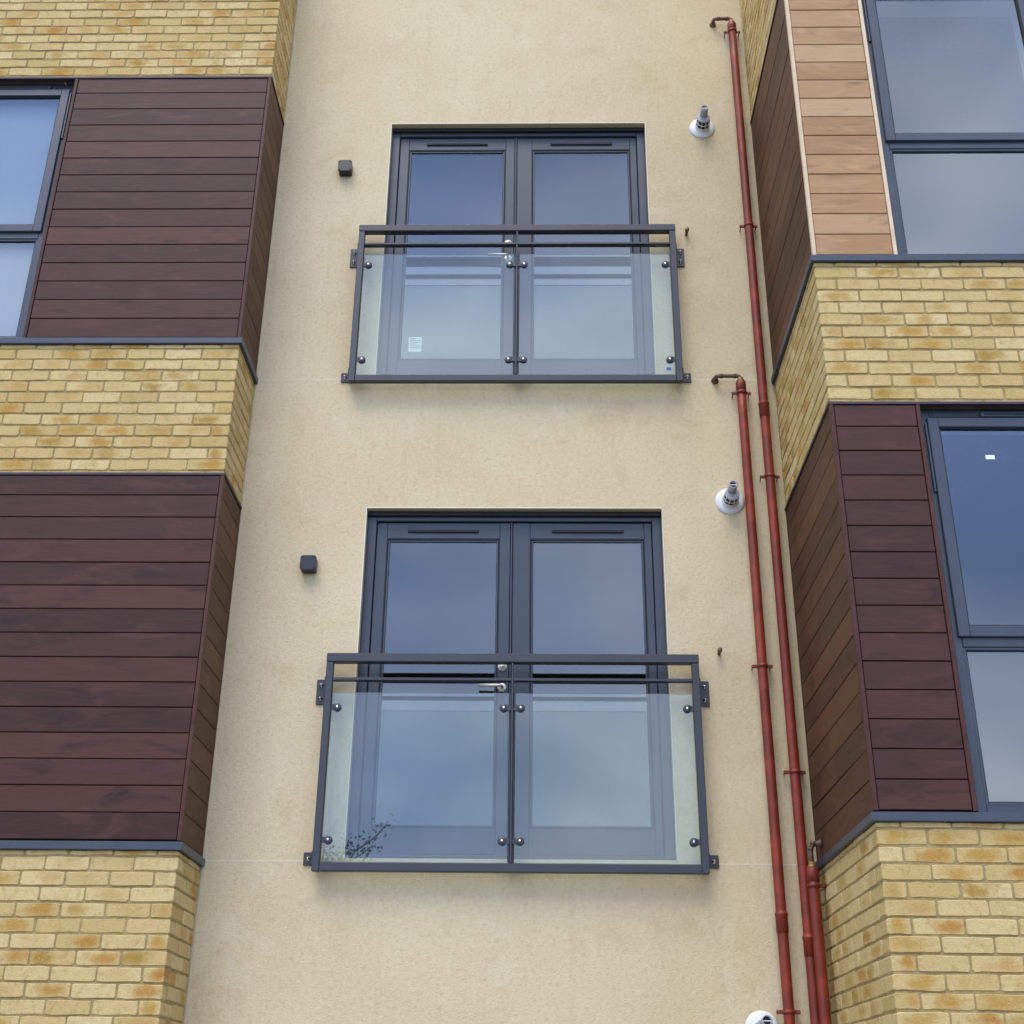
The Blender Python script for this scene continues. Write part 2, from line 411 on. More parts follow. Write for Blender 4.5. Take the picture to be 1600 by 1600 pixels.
def get_brick(lx, ly, k, h, axis):
    key = (round(lx, 3), round(ly, 3), round(h, 3), k, axis)
    if key not in BM: BM[key] = brick_mesh(lx, ly, k * 97 + int(lx * 1000) + int(ly * 7000) + len(axis) * 13, h, axis)
    return BM[key]

def courses(z0, z1):
    """bed joints of the courses between z0 and z1 -> (index, z bottom, z top) of each brick"""
    out = []
    i0 = math.floor((ROW0 - z1) / .075) - 1; i1 = math.ceil((ROW0 - z0) / .075) + 1
    for i in range(i0, i1 + 1):
        b, t = ROW0 - i * .075 + .005, ROW0 - i * .075 + .070
        b, t = max(b, z0), min(t, z1)
        if t - b > .008: out.append((i, b, t))
    return out
def brick_bay(side, bands, label):
    s = -1 if side == 'L' else 1                        # the bay runs away from the wall strip in this direction
    xc, yf = (XL, YL) if side == 'L' else (XR, YR)
    xe = -4.95 if side == 'L' else 3.95
    bay = empty('projecting_bay', (xc, yf, GROUND)); tag(bay, label, 'bay')
    off = Vector((-xc, -yf, -GROUND))
    specs = []                                          # (x0,x1,y0,y1,z0,z1)
    for (z0, z1) in bands:
        for i, b, t in courses(z0, z1):
            full = i % 2 == 0
            L0 = .215 if full else .1025
            d0 = .1025 if full else .215
            p = [(0, L0)]; c = L0 + .010
            while c < abs(xe - xc): p.append((c, min(c + .215, abs(xe - xc)))); c += .225
            for k, (a, e) in enumerate(p):
                if e - a < .03: continue
                x0, x1 = sorted((xc + s * a, xc + s * e))
                specs.append((x0, x1, yf, yf + (d0 if k == 0 else .1025), b, t))
            c = d0 + .010
            while c < -yf:
                e = min(c + .215, -yf - .002)
                if e - c > .02:
                    x0, x1 = sorted((xc, xc + s * .1025)); specs.append((x0, x1, yf + c, yf + e, b, t))
                c += .225
    scored = []
    for sp in specs:
        front = sp[2] == yf
        q = to_px(((sp[0] + sp[1]) / 2 if front else xc, sp[2] if front else (sp[2] + sp[3]) / 2, (sp[4] + sp[5]) / 2))
        vis = q and -.02 < q[0] < 1.02 and -.01 < q[1] < 1.01
        if front: q1, q2 = to_px((sp[0], yf, sp[4])), to_px((sp[1], yf, sp[5]))
        else: q1, q2 = to_px((xc, sp[2], sp[4])), to_px((xc, sp[3], sp[4] + .065))
        area = abs(q1[0] - q2[0]) * (sp[5] - sp[4]) / q[2] if vis else 0
        scored.append((area, sp))
    scored.sort(key=lambda a: -a[0])
    walls = []
    for (z0, z1) in bands:
        x0, x1 = sorted((xc - s * -.0045, xe)); x0, x1 = (x0, x1)
        bmw = bmesh.new(); box(bmw, x0, x1, yf + .0045, -.0005, z0 + .001, z1 - .001)
        o = obj('brick_wall', bmw, MT['mortar'], bay); o.location = off; walls.append((z0, z1, o))
    rest = bmesh.new(); ruv = rest.loops.layers.uv.new('UVMap')
    for n, (area, sp) in enumerate(scored):
        x0, x1, y0, y1, z0, z1 = sp
        rng = random.Random(n * 31 + (5 if side == 'L' else 77))
        jig = [rng.uniform(-.0022, .0022) for _ in range(3)]
        me = get_brick(x1 - x0, y1 - y0, rng.randrange(6), z1 - z0, 'y' if y0 == yf else ('x+' if side == 'L' else 'x-'))
        cx, cy, cz = (x0 + x1) / 2 + jig[0] * .6, (y0 + y1) / 2 + jig[1], (z0 + z1) / 2 + jig[2] * .5
        if n < 296 and area > 0:
            par = [o for a, b, o in walls if a - .01 <= cz <= b + .01][0]
            link('brick', me, par, (cx, cy, cz), (0, rng.uniform(-.008, .008), 0))
        else:
            tmp = bmesh.new(); tmp.from_mesh(me); tu = tmp.loops.layers.uv.active
            vm = {v: rest.verts.new(v.co + Vector((cx, cy, cz))) for v in tmp.verts}
            for f in tmp.faces:
                nf = rest.faces.new([vm[v] for v in f.verts])
                for la, lb in zip(f.loops, nf.loops): lb[ruv].uv = la[tu].uv
            tmp.free()
    o = obj('brickwork_remainder', rest, MT['brick'], bay); o.location = off; o['kind'] = 'stuff'
    return bay, off, s, xc, yf, xe

bands = [(6.3112, TOP), (PANEL_T, SILL_B), (GROUND, SILL_B - 3)]
bayL = brick_bay('L', bands, 'shallow yellow brick bay left of the render wall, dark stained boards between its brick bands')
bayR = brick_bay('R', bands, 'deep yellow brick bay right of the red pipes, bare cedar boards above dark ones')

# ---------------------------------------------------------------- timber cladding
def plank_mesh(L, h, mat, th=.02):
    bm = bmesh.new(); box(bm, -L / 2, L / 2, -th / 2, th / 2, -h / 2, h / 2, bev=.0025); return mesh_of('plank', bm, mat)
PITCH_B = .1385; GAP = .0045
def clad(bayd, k, xa, xb, front, side, trim, label):
    """a clad panel: front boards between xa and xb, return boards from the front corner to the wall"""
    bay, off, s, xc, yf, xe = bayd
    dz = -STOREY * k
    zb, zt = SILL_B + .050 + dz, 6.300 + dz
    back = bmesh.new()
    x0, x1 = sorted((xc - s * -.022, xb))
    box(back, x0, x1, yf + .022, -.0008, zb - .045, zt + .010)
    o = obj('timber_cladding', back, MT['slot'], bay); o.location = off; o['label'] = label
    # trims
    tx = .018
    c0, c1 = sorted((xc - s * .003, xc + s * tx))
    def part(name, bm, mat): return obj(name, bm, mat, o)
    part('corner_trim', bx(c0, c1, yf - .004, yf + .022, zb, zt, bev=.002), trim)
    e0, e1 = sorted((xb - s * .018, xb + s * .003))
    part('edge_trim', bx(e0, e1, yf - .004, yf + .09, zb, zt, bev=.002), trim)
    r0, r1 = sorted((xc - s * .002, xc + s * .02))
    part('edge_trim', bx(r0, r1, -.022, -.002, zb, zt, bev=.002), side)
    f0, f1 = sorted((xc + s * (tx + .003), xb - s * .021))
    ztop = zt
    bounds = [6.1735 + dz - PITCH_B * i for i in range(-1, 16)]
    n = 0
    for a, b in zip(bounds, bounds[1:]):
        t, l = min(a, zt) - GAP / 2, max(b, zb) + GAP / 2
        if t - l < .02: continue
        rng = random.Random(n * 7 + k * 100 + (1 if s > 0 else 0)); n += 1
        h = t - l
        kf = ('F', round(f1 - f0, 3), round(h, 3), front.name)
        if kf not in BM: BM[kf] = plank_mesh(f1 - f0, h, front)
        link('plank', BM[kf], o, ((f0 + f1) / 2, yf + .010 + rng.uniform(-.001, .001), (t + l) / 2), (rng.uniform(-.004, .004), 0, 0))
        L = -yf - .024 - .024
        ks = ('S', round(L, 3), round(h, 3), side.name)
        if ks not in BM: BM[ks] = plank_mesh(L, h, side)
        link('plank', BM[ks], o, (xc + s * (.010 + rng.uniform(-.001, .001)), yf + .024 + L / 2, (t + l) / 2), (0, rng.uniform(-.004, .004), math.pi / 2))
    return o
def sill(bayd, k):
    bay, off, s, xc, yf, xe = bayd
    dz = -STOREY * k
    z0, z1 = SILL_B + dz, SILL_B + .042 + dz
    pr = .020
    bm = bmesh.new()
    # front run, mitred round the corner into the return run
    P = [(xe, yf - pr), (xc - s * pr, yf - pr), (xc - s * pr, -.004), (xc + s * .03, -.004), (xc + s * .03, yf + .10), (xe, yf + .10)]
    lo = [bm.verts.new((x, y, z0)) for x, y in P]; hi = [bm.verts.new((x, y, z1)) for x, y in P]
    n = len(P)
    for i in range(n): bm.faces.new((lo[i], lo[(i + 1) % n], hi[(i + 1) % n], hi[i]))
    bm.faces.new(lo); bm.faces.new(hi)
    bmesh.ops.bevel(bm, geom=[e for e in bm.edges], offset=.003, segments=1, affect='EDGES')
    o = obj('sill', bm, MT['alu'], bay); o.location = off
def head(bayd, k, wx0, wx1):
    bay, off, s, xc, yf, xe = bayd
    z = 6.3112 - STOREY * k
    bm = bmesh.new(); x0, x1 = sorted((xc - s * .007, xe)); box(bm, x0, x1, yf - .006, yf + .03, z - .010, z + .004)
    y0, y1 = yf + .031, -.003; a, b = sorted((xc - s * .007, xc + s * .03)); box(bm, a, b, y0, y1, z - .010, z + .004)
    o = obj('flashing', bm, MT['flash'], bay); o.location = off
    o = obj('lintel_soffit', bx(wx0, wx1, yf + .032, yf + .3, z - .004, z + .05), MT['lintel'], bay); o.location = off

LW = (-4.20, -3.125); RW = (1.945, 2.985)
for k in (0, 1):
    sill(bayL, k); sill(bayR, k)
    head(bayL, k, *((LW) if k == 0 else (-4.6, -3.38))); head(bayR, k, *RW)
clad(bayL, 0, XL, LW[1], MT['stain'], MT['stain2'], MT['stain'], 'dark purple-brown stained boards under the top brick band')
clad(bayL, 1, XL, -3.36, MT['stain'], MT['stain2'], MT['stain'], 'dark stained boards of the lower left panel')
clad(bayR, 0, XR, RW[0], MT['cedar'], MT['stain2'], MT['trimw'], 'bare pinkish cedar boards with pale trims')
clad(bayR, 1, XR, RW[0], MT['stain'], MT['stain2'], MT['stain'], 'dark stained boards beside the lower right window')
# brickwork carries on beyond the windows, out of the frame
def pier(bayd, k, x0, x1):
    bay, off, s, xc, yf, xe = bayd
    o = obj('pier_cladding', bx(x0, x1, yf + .022, -.01, SILL_B + .04 - 3 * k, 6.306 - 3 * k), MT['slot'], bay); o.location = off
    front = MT['cedar'] if k == 0 and s > 0 else MT['stain']
    for i in range(15):
        a = 6.1735 - 3 * k - PITCH_B * (i - 1); t, l = min(a, 6.300 - 3 * k) - GAP / 2, max(a - PITCH_B, SILL_B + .05 - 3 * k) + GAP / 2
        if t - l < .02: continue
        kf = ('P', round(x1 - x0, 3), round(t - l, 3), front.name)
        if kf not in BM: BM[kf] = plank_mesh(x1 - x0, t - l, front)
        link('plank', BM[kf], o, ((x0 + x1) / 2, yf + .010, (t + l) / 2))
for k in (0, 1):
    pier(bayR, k, RW[1] + .004, 3.95)
pier(bayL, 0, -4.95, LW[0] - .004); pier(bayL, 1, -4.95, -4.5)

# ---------------------------------------------------------------- windows
def frame_ring(x0, x1, z0, z1, wd, y0, y1, bev=.003, wb=None):
    wb = wb or wd
    bm = bmesh.new()
    box(bm, x0, x0 + wd, y0, y1, z0, z1, bev=bev); box(bm, x1 - wd, x1, y0, y1, z0, z1, bev=bev)
    box(bm, x0 + wd - .001, x1 - wd + .001, y0 + .0006, y1, z1 - wd, z1 - .0004, bev=bev); box(bm, x0 + wd - .001, x1 - wd + .001, y0 + .0006, y1, z0 + .0004, z0 + wb, bev=bev)
    return bm
def glazing(x0, x1, z0, z1, y):
    return bx(x0, x1, y, y + .024, z0, z1)
def room(x0, x1, y0, y1, z0, z1, mat='interior'):
    bm = bmesh.new()
    def q(*p): bm.faces.new([bm.verts.new(v) for v in p])
    q((x0, y1, z0), (x1, y1, z0), (x1, y1, z1), (x0, y1, z1))
    q((x0, y0, z0), (x0, y1, z0), (x0, y1, z1), (x0, y0, z1)); q((x1, y0, z0), (x1, y0, z1), (x1, y1, z1), (x1, y1, z0))
    q((x0, y0, z0), (x1, y0, z0), (x1, y1, z0), (x0, y1, z0)); q((x0, y0, z1), (x0, y1, z1), (x1, y1, z1), (x1, y0, z1))
    me = bpy.data.meshes.new('room_interior'); bm.to_mesh(me); bm.free(); me.materials.append(MT[mat])
    tag(link('room_interior', me), kind='structure')
def window(x0, x1, k, yf, label, blind=False, sash_side='both'):
    dz = -STOREY * k; y = yf + .045
    zb, zt = SILL_B + .045 + dz, 6.300 + dz
    t = empty('casement_window', ((x0 + x1) / 2, y, zb)); tag(t, label, 'window', 'windows in the brick bays')
    off = Vector((-(x0 + x1) / 2, -y, -zb))
    def part(name, bm, mat, par=t):
        o = obj(name, bm, mat, par); 
        if par is t: o.location = off
        return o
    zm = 5.045 + dz
    part('frame', frame_ring(x0, x1, zb, zt, .042, y + .012, y + .075, wb=.045), MT['alu'])
    part('transom', bx(x0 + .042, x1 - .042, y + .0125, y + .074, zm - .028, zm + .026, bev=.003), MT['alu'])
    # opening sash above
    sx0, sx1, sz0, sz1 = x0 + .024, x1 - .024, zm + .018, zt - .052
    s_ = part('sash', frame_ring(sx0, sx1, sz0, sz1, .055, y - .006, y + .05), MT['alu'])
    obj('gasket', frame_ring(sx0 + .054, sx1 - .054, sz0 + .054, sz1 - .054, .008, y + .004, y + .03, bev=0), MT['gasket'], s_)
    obj('pane', glazing(sx0 + .0535, sx1 - .0535, sz0 + .0535, sz1 - .0535, y + .016), MT['glaze'], s_)
    # fixed light below
    g = part('bead', frame_ring(x0 + .0415, x1 - .0415, zb + .0445, zm - .0275, .014, y + .018, y + .05, bev=.002), MT['alu'])
    obj('gasket', frame_ring(x0 + .0545, x1 - .0545, zb + .0575, zm - .0405, .006, y + .024, y + .05, bev=0), MT['gasket'], g)
    obj('pane', glazing(x0 + .055, x1 - .055, zb + .058, zm - .041, y + .030), MT['glaze'], g)
    part('trickle_vent', bx(x0 + .30, x1 - .16, y - .004, y + .03, zt - .046, zt - .018, bev=.003), MT['alu'])
    part('vent_slot', bx(x0 + .32, x1 - .18, y - .0055, y - .003, zt - .037, zt - .027), MT['slot'])
    part('stay_hinge', bx(x1 - .022 if yf == YL else x0 + .010, x1 - .010 if yf == YL else x0 + .022, y - .001, y + .012, sz1 - .42, sz1 - .03, bev=.002), MT['alu'])
    # inner reveals, room
    iv = bmesh.new()
    yy0, yy1 = y + .076, y + .26
    box(iv, x0 - .03, x0 + .012, yy0, yy1, zb, zt); box(iv, x1 - .012, x1 + .03, yy0, yy1, zb, zt)
    box(iv, x0 + .012, x1 - .012, yy0, yy1, zt - .01, zt + .03); box(iv, x0 + .012, x1 - .012, yy0, yy1, zb - .03, zb + .012)
    part('inner_reveal', iv, MT['reveal'])
    if k == 1: part('paper_sticker', bx(2.262, 2.308, y + .0135, y + .0150, 3.016, 3.040), MT['paper'])
    if blind: part('roller_blind', bx(x0 + .03, x1 - .03, y + .079, y + .083, zb + .05, zt - .02), MT['blind'])
    room(x0 - (.9 if yf == YL else .028), x1 + (.9 if yf == YR else .028), y + .262, y + 3.2, zb - .5, zt + .2)
window(LW[0] + .003, LW[1] - .021, 0, YL, 'pale grey framed window at the left edge, beside the upper dark boards', blind=True)
window(RW[0] + .021, RW[1], 0, YR, 'grey framed window at top right beside the bare cedar boards')
window(RW[0] + .021, RW[1], 1, YR, 'grey framed window at lower right beside the dark stained boards')

# ---------------------------------------------------------------- double doors
def french_doors(k, label, sticker=False):
    zb, zt = DZ[k]; dz = -STOREY * k
    y = .062
    t = empty('french_doors', (-.14, y, zb)); tag(t, label, 'door', 'glazed double doors in the render wall')
    off = Vector((.14, -y, -zb))
    def part(name, bm, mat, par=None):
        o = obj(name, bm, mat, par or t)
        if par is None: o.location = off
        return o
    part('door_frame', frame_ring(DX0 + .002, DX1 - .002, zb + .002, zt - .002, .055, y, y + .09, bev=.003, wb=.03), MT['alu'])
    part('head_trim', bx(DX0 + .003, DX1 - .003, y - .022, y - .001, zt - .030, zt - .003, bev=.002), MT['slot'])
    part('cill', bx(DX0 + .003, DX1 - .003, .004, y - .001, zb + .002, zb + .022, bev=.004), MT['alu'])
    ly0, ly1 = y + .018, y + .078
    lz0, lz1 = zb + .034, zt - .062
    for i, (a, b, ga, gb) in enumerate(((DX0 + .060, -.165, -.911, -.229), (-.150, DX1 - .060, -.045, .643))):
        gz0, gz1 = 4.413 + dz, 6.148 + dz
        bm = bmesh.new()
        box(bm, a, ga, ly0, ly1, lz0, lz1, bev=.003); box(bm, gb, b, ly0, ly1, lz0, lz1, bev=.003)
        box(bm, ga - .001, gb + .001, ly0 + .0005, ly1, gz1, lz1 - .0005, bev=.003); box(bm, ga - .001, gb + .001, ly0 + .0005, ly1, lz0 + .0005, gz0, bev=.003)
        lf = part('door_leaf', bm, MT['alu'])
        obj('gasket', frame_ring(ga - .001, gb + .001, gz0 - .001, gz1 + .001, .006, ly0 + .002, ly1 - .01, bev=0), MT['gasket'], lf)
        obj('glazing_bead', frame_ring(ga + .006, gb - .006, gz0 + .006, gz1 - .006, .013, ly0 + .006, ly1 - .012, bev=.003), MT['alu'], lf)
        obj('pane', glazing(ga + .018, gb - .018, gz0 + .018, gz1 - .018, ly0 + .016), MT['glaze'], lf)
        va, vb = (-.787, -.357) if i == 0 else (.087, .520)
        obj('trickle_vent', bx(va, vb, ly0 - .010, ly0 + .002, lz1 - .066, lz1 - .048, bev=.003), MT['slot'], lf)
        if i == 0 and sticker:
            st = obj('paper_sticker', bx(-.845, -.760, ly0 + .0135, ly0 + .0155, 4.485, 4.600), MT['paper'], lf)
            pm = bmesh.new()
            for q in range(6): box(pm, -.838, -.838 + (.07 if q % 3 else .04), ly0 + .0128, ly0 + .0132, 4.584 - q * .014, 4.589 - q * .014)
            obj('printed_lines', pm, MT['ink'], lf)
    part('meeting_stile', bx(-.163, -.152, y + .008, y + .076, lz0, lz1, bev=.002), MT['alu'])
    # lock cylinder, lever handle
    hx = -.203
    lk = part('lock', lathe(bmesh.new(), (hx, ly0 + .001, 5.338 + dz), (0, -1, 0), [(0, .027), (.006, .027), (.009, .024), (.0095, .012), (.016, .011), (.0165, .0)], 20), MT['satin'])
    obj('key_slot', bx(hx - .0018, hx + .0018, ly0 - .0175, ly0 - .0145, 5.329 + dz, 5.344 + dz), MT['slot'], lk)
    hd = part('handle_rose', lathe(bmesh.new(), (hx, ly0 + .001, 5.212 + dz), (0, -1, 0), [(0, .026), (.008, .026), (.011, .022), (.012, .0)], 20), MT['satin'])
    obj('lever_handle', sweep(bmesh.new(), bend([(hx, ly0 - .008, 5.212 + dz), (hx, ly0 - .048, 5.212 + dz), (hx - .135, ly0 - .048, 5.212 + dz)], .018), .0095, 10), MT['satin'], hd)
    room(DX0 - .6, DX1 + .5, y + .10, y + 4.2, zb - .02, zt + .12)
french_doors(0, 'upper pair of grey glazed doors with a white paper sticker on the left pane', True)
french_doors(1, 'lower pair of grey glazed doors with lever handle below a round lock')

# ---------------------------------------------------------------- balcony guards
def balcony(k, label):
    dz = -STOREY * k; T = dict(steel=MT['steel'])
    x0, x1, z0, z1 = -1.191, .907, 4.150 + dz, 5.356 + dz
    yb, yf = -.060, -.104; pw = .040
    t = empty('juliet_balcony', ((x0 + x1) / 2, 0, z0)); tag(t, label, 'balcony', 'glass guards across the double doors')
    off = Vector((-(x0 + x1) / 2, 0, -z0))
    def part(name, bm, mat=MT['steel'], par=None):
        o = obj(name, bm, mat, par or t)
        if par is None: o.location = off
        return o
    for a in (x0, x1 - pw): part('post', bx(a, a + pw, yf, yb, z0, z1 - .052, bev=.003))
    part('top_rail', bx(x0 - .001, x1 + .001, yf - .003, yb + .004, z1 - .0515, z1, bev=.004))
    part('bottom_rail', bx(x0 + pw + .0005, x1 - pw - .0005, yf + .002, yb, z0 + .0005, z0 + .046, bev=.003))
    part('middle_rail', bx(x0 + pw + .0005, x1 - pw - .0005, yf + .004, yb - .002, z1 - .158, z1 - .142, bev=.002))
    xm = -.1395
    part('centre_bar', bx(xm - .006, xm + .006, yf + .001, yf + .003 + .038, z0 + .0465, z1 - .052, bev=.002))
    cb = bmesh.new(); box(cb, xm - .017, xm - .0065, yb - .022, yb, z0 + .0465, z1 - .225, bev=.002); box(cb, xm + .0065, xm + .017, yb - .022, yb, z0 + .0465, z1 - .225, bev=.002)
    part('centre_channel', cb)
    gz0, gz1 = z0 + .052, z1 - .226; gy = -.084
    for i, (a, b) in enumerate(((x0 + pw + .006, xm - .018), (xm + .018, x1 - pw - .006))):
        bmg = bmesh.new(); box(bmg, a, b, gy, gy + .010, gz0, gz1)
        g = part('glass_panel', bmg, MT['bglass'])
        g.data.materials.append(MT['gedge']); g.data.materials.append(MT['clear'])
        for p in g.data.polygons:
            if abs(p.normal.y) < .5: p.material_index = 1
            elif p.normal.y > .5: p.material_index = 2
        if k == 0 and i == 1:
            part('maker_sticker', bx(b - .052, b - .026, gy - .0015, gy - .0005, gz0 + .034, gz0 + .054), MT['blue'], g)
    for cx, pd in ((-1.116, -1), (-.187, 1), (-.092, -1), (.832, 1)):
        for cz in (z1 - .312, z0 + .164):
            c = part('clamp', lathe(bmesh.new(), (cx, gy - .0005, cz), (0, -1, 0), [(0, .0235), (.007, .0235), (.0095, .021), (.010, .0)], 20))
            edge = {-1.116: x0 + pw - .002, -.187: xm - .004, -.092: xm + .004, .832: x1 - pw + .002}[cx]
            a, b = sorted((cx, edge)); tb = bmesh.new(); box(tb, a, b, gy - .009, gy - .0035, cz - .016, cz + .016); part('clamp_tab', tb, MT['steel'], c)
            part('clamp_bolt', lathe(bmesh.new(), (cx, gy - .0102, cz), (0, -1, 0), [(0, .0085), (.0025, .008), (.0045, .005), (.005, .0)], 14), MT['chrome'], c)
            part('clamp_back', lathe(bmesh.new(), (cx, gy + .0105, cz), (0, 1, 0), [(0, .0225), (.01, .0225)], 16), MT['steel'], c)
    for sx, px in ((-1, x0), (1, x1)):
        for (za, zb_, nb) in ((z1 - .274, z1 - .128, 2), (z0 + .044, z0 + .112, 1)):
            bm = bmesh.new(); a, b = sorted((px + sx * .001, px + sx * .062))
            box(bm, a, b, -.010, -.001, za, zb_, bev=.002)
            a, b = sorted((px + sx * .0006, px + sx * .008)); box(bm, a, b, yb - .02, -.0105, za + .004, zb_ - .004, bev=.002)
            br = part('wall_bracket', bm)
            zs = [(za + zb_) / 2] if nb == 1 else [za + .034, zb_ - .034]
            for zz in zs:
                bb = bmesh.new(); lathe(bb, (px + sx * .036, -.010, zz), (0, -1, 0), [(0, .014), (.002, .014), (.0022, .010), (.010, .010), (.0105, .005), (.022, .005), (.0225, 0)], 6)
                part('anchor_bolt', bb, MT['chrome'], br)
balcony(0, 'upper grey metal and glass balcony guard with a small blue sticker in its corner')
balcony(1, 'lower grey metal and glass balcony guard below the lower door handle')

# ---------------------------------------------------------------- small things on the wall
def wall_box(x, z, label):
    t = empty('junction_box', (x, 0, z)); tag(t, label, 'junction box', 'black boxes on the render')
    h = .047
    def octo(y0, y1, r, ch):
        bm = bmesh.new(); P = [(-r + ch, -r), (r - ch, -r), (r, -r + ch), (r, r - ch), (r - ch, r), (-r + ch, r), (-r, r - ch), (-r, -r + ch)]
        a = [bm.verts.new((px, y0, pz)) for px, pz in P]; b = [bm.verts.new((px, y1, pz)) for px, pz in P]
        for i in range(8): bm.faces.new((a[i], a[(i + 1) % 8], b[(i + 1) % 8], b[i]))
        bm.faces.new(a); bm.faces.new(b); bmesh.ops.bevel(bm, geom=bm.edges[:], offset=.002, segments=1, affect='EDGES'); return bm
    obj('box_body', octo(-.045, -.001, h - .002, .008), MT['black'], t)
    lid = obj('lid', octo(-.068, -.0465, h, .011), MT['black'], t)
    for a in (-1, 1):
        for b in (-1, 1):
            obj('lid_screw', lathe(bmesh.new(), (a * (h - .012), -.0682, b * (h - .012)), (0, -1, 0), [(0, .005), (.0015, .0045), (.002, 0)], 8), MT['slot'], lid)
wall_box(-1.330, 5.892, 'small black junction box left of the upper doors')
wall_box(-1.352, 2.928, 'small black junction box left of the lower doors')

def flue(x, z, label):
    t = empty('flue_terminal', (x, 0, z)); tag(t, label, 'flue', 'white boiler flues on the render')
    obj('wall_collar', lathe(bmesh.new(), (0, -.001, 0), (0, -1, 0), [(0, .088), (.004, .088), (.012, .080), (.016, .062), (.017, .05)], 32), MT['white'], t)
    obj('duct', lathe(bmesh.new(), (0, -.004, 0), (0, -1, 0), [(0, .050), (.034, .050), (.0345, .044), (.0346, .0)], 28), MT['white'], t)
    inn = obj('grille_core', lathe(bmesh.new(), (0, -.0386, 0), (0, -1, 0), [(0, .042), (.066, .038)], 20), MT['slot'], t)
    # cage: rings and bars over the dark core
    cg = bmesh.new()
    for d, r in ((.0388, .050), (.070, .048)):
        lathe(cg, (0, -d, 0), (0, -1, 0), [(0, r - .004), (.0002, r), (.005, r), (.0052, r - .004)], 28, caps=False)
    c_ = obj('grille_ring', cg, MT['white'], t)
    for i in range(10):
        a = 2 * math.pi * i / 10
        p0 = Vector((math.cos(a) * .047, -.040, math.sin(a) * .047)); p1 = Vector((math.cos(a) * .042, -.104, math.sin(a) * .042))
        obj('grille_bar', sweep(bmesh.new(), [p0, p1], .0026, 6), MT['white'], t)
    obj('end_cap', lathe(bmesh.new(), (0, -.104, 0), (0, -1, 0), [(0, .044), (.006, .044), (.0065, .038), (.007, 0)], 24), MT['grey'], t)
    # outlet tube above the cage
    tb = bmesh.new(); lathe(tb, (0, -.09, .022), (0, -1, .10), [(0, .026), (.085, .026), (.0852, .021), (.06, .021), (.0598, 0)], 20)
    o = obj('outlet_tube', tb, MT['grey'], t)
    ob = bmesh.new(); box(ob, -.020, .020, -.172, -.168, .026, .031); obj('outlet_bar', ob, MT['white'], o)
    od = bmesh.new(); lathe(od, (0, -.155, .0285), (0, -1, .10), [(0, .0205), (.002, .0205)], 18); obj('outlet_shade', od, MT['slot'], o)
flue(1.146, 6.262, 'white round boiler flue beside the top of the tall red pipe')
flue(1.160, 3.362, 'white round boiler flue just left of the shorter red pipe')
flue(1.139, .402, 'white boiler flue cut off by the bottom edge of the picture')

def stub(x, z, label):
    t = empty('stub_pipe', (x, 0, z)); tag(t, label, 'pipe stub', 'short overflow stubs on the render')
    obj('pipe', lathe(bmesh.new(), (0, 0, 0), (0, -1, .1), [(0, .010), (.045, .010)], 14), MT['copper'], t)
    obj('cap', lathe(bmesh.new(), (0, -.042, .0042), (0, -1, .1), [(0, .014), (.018, .014), (.020, .010), (.0202, 0)], 14), MT['copper'], t)
stub(.993, 5.345, 'short brown pipe stub right of the upper balcony rail')
stub(1.038, 2.395, 'short brown pipe stub right of the lower balcony rail')

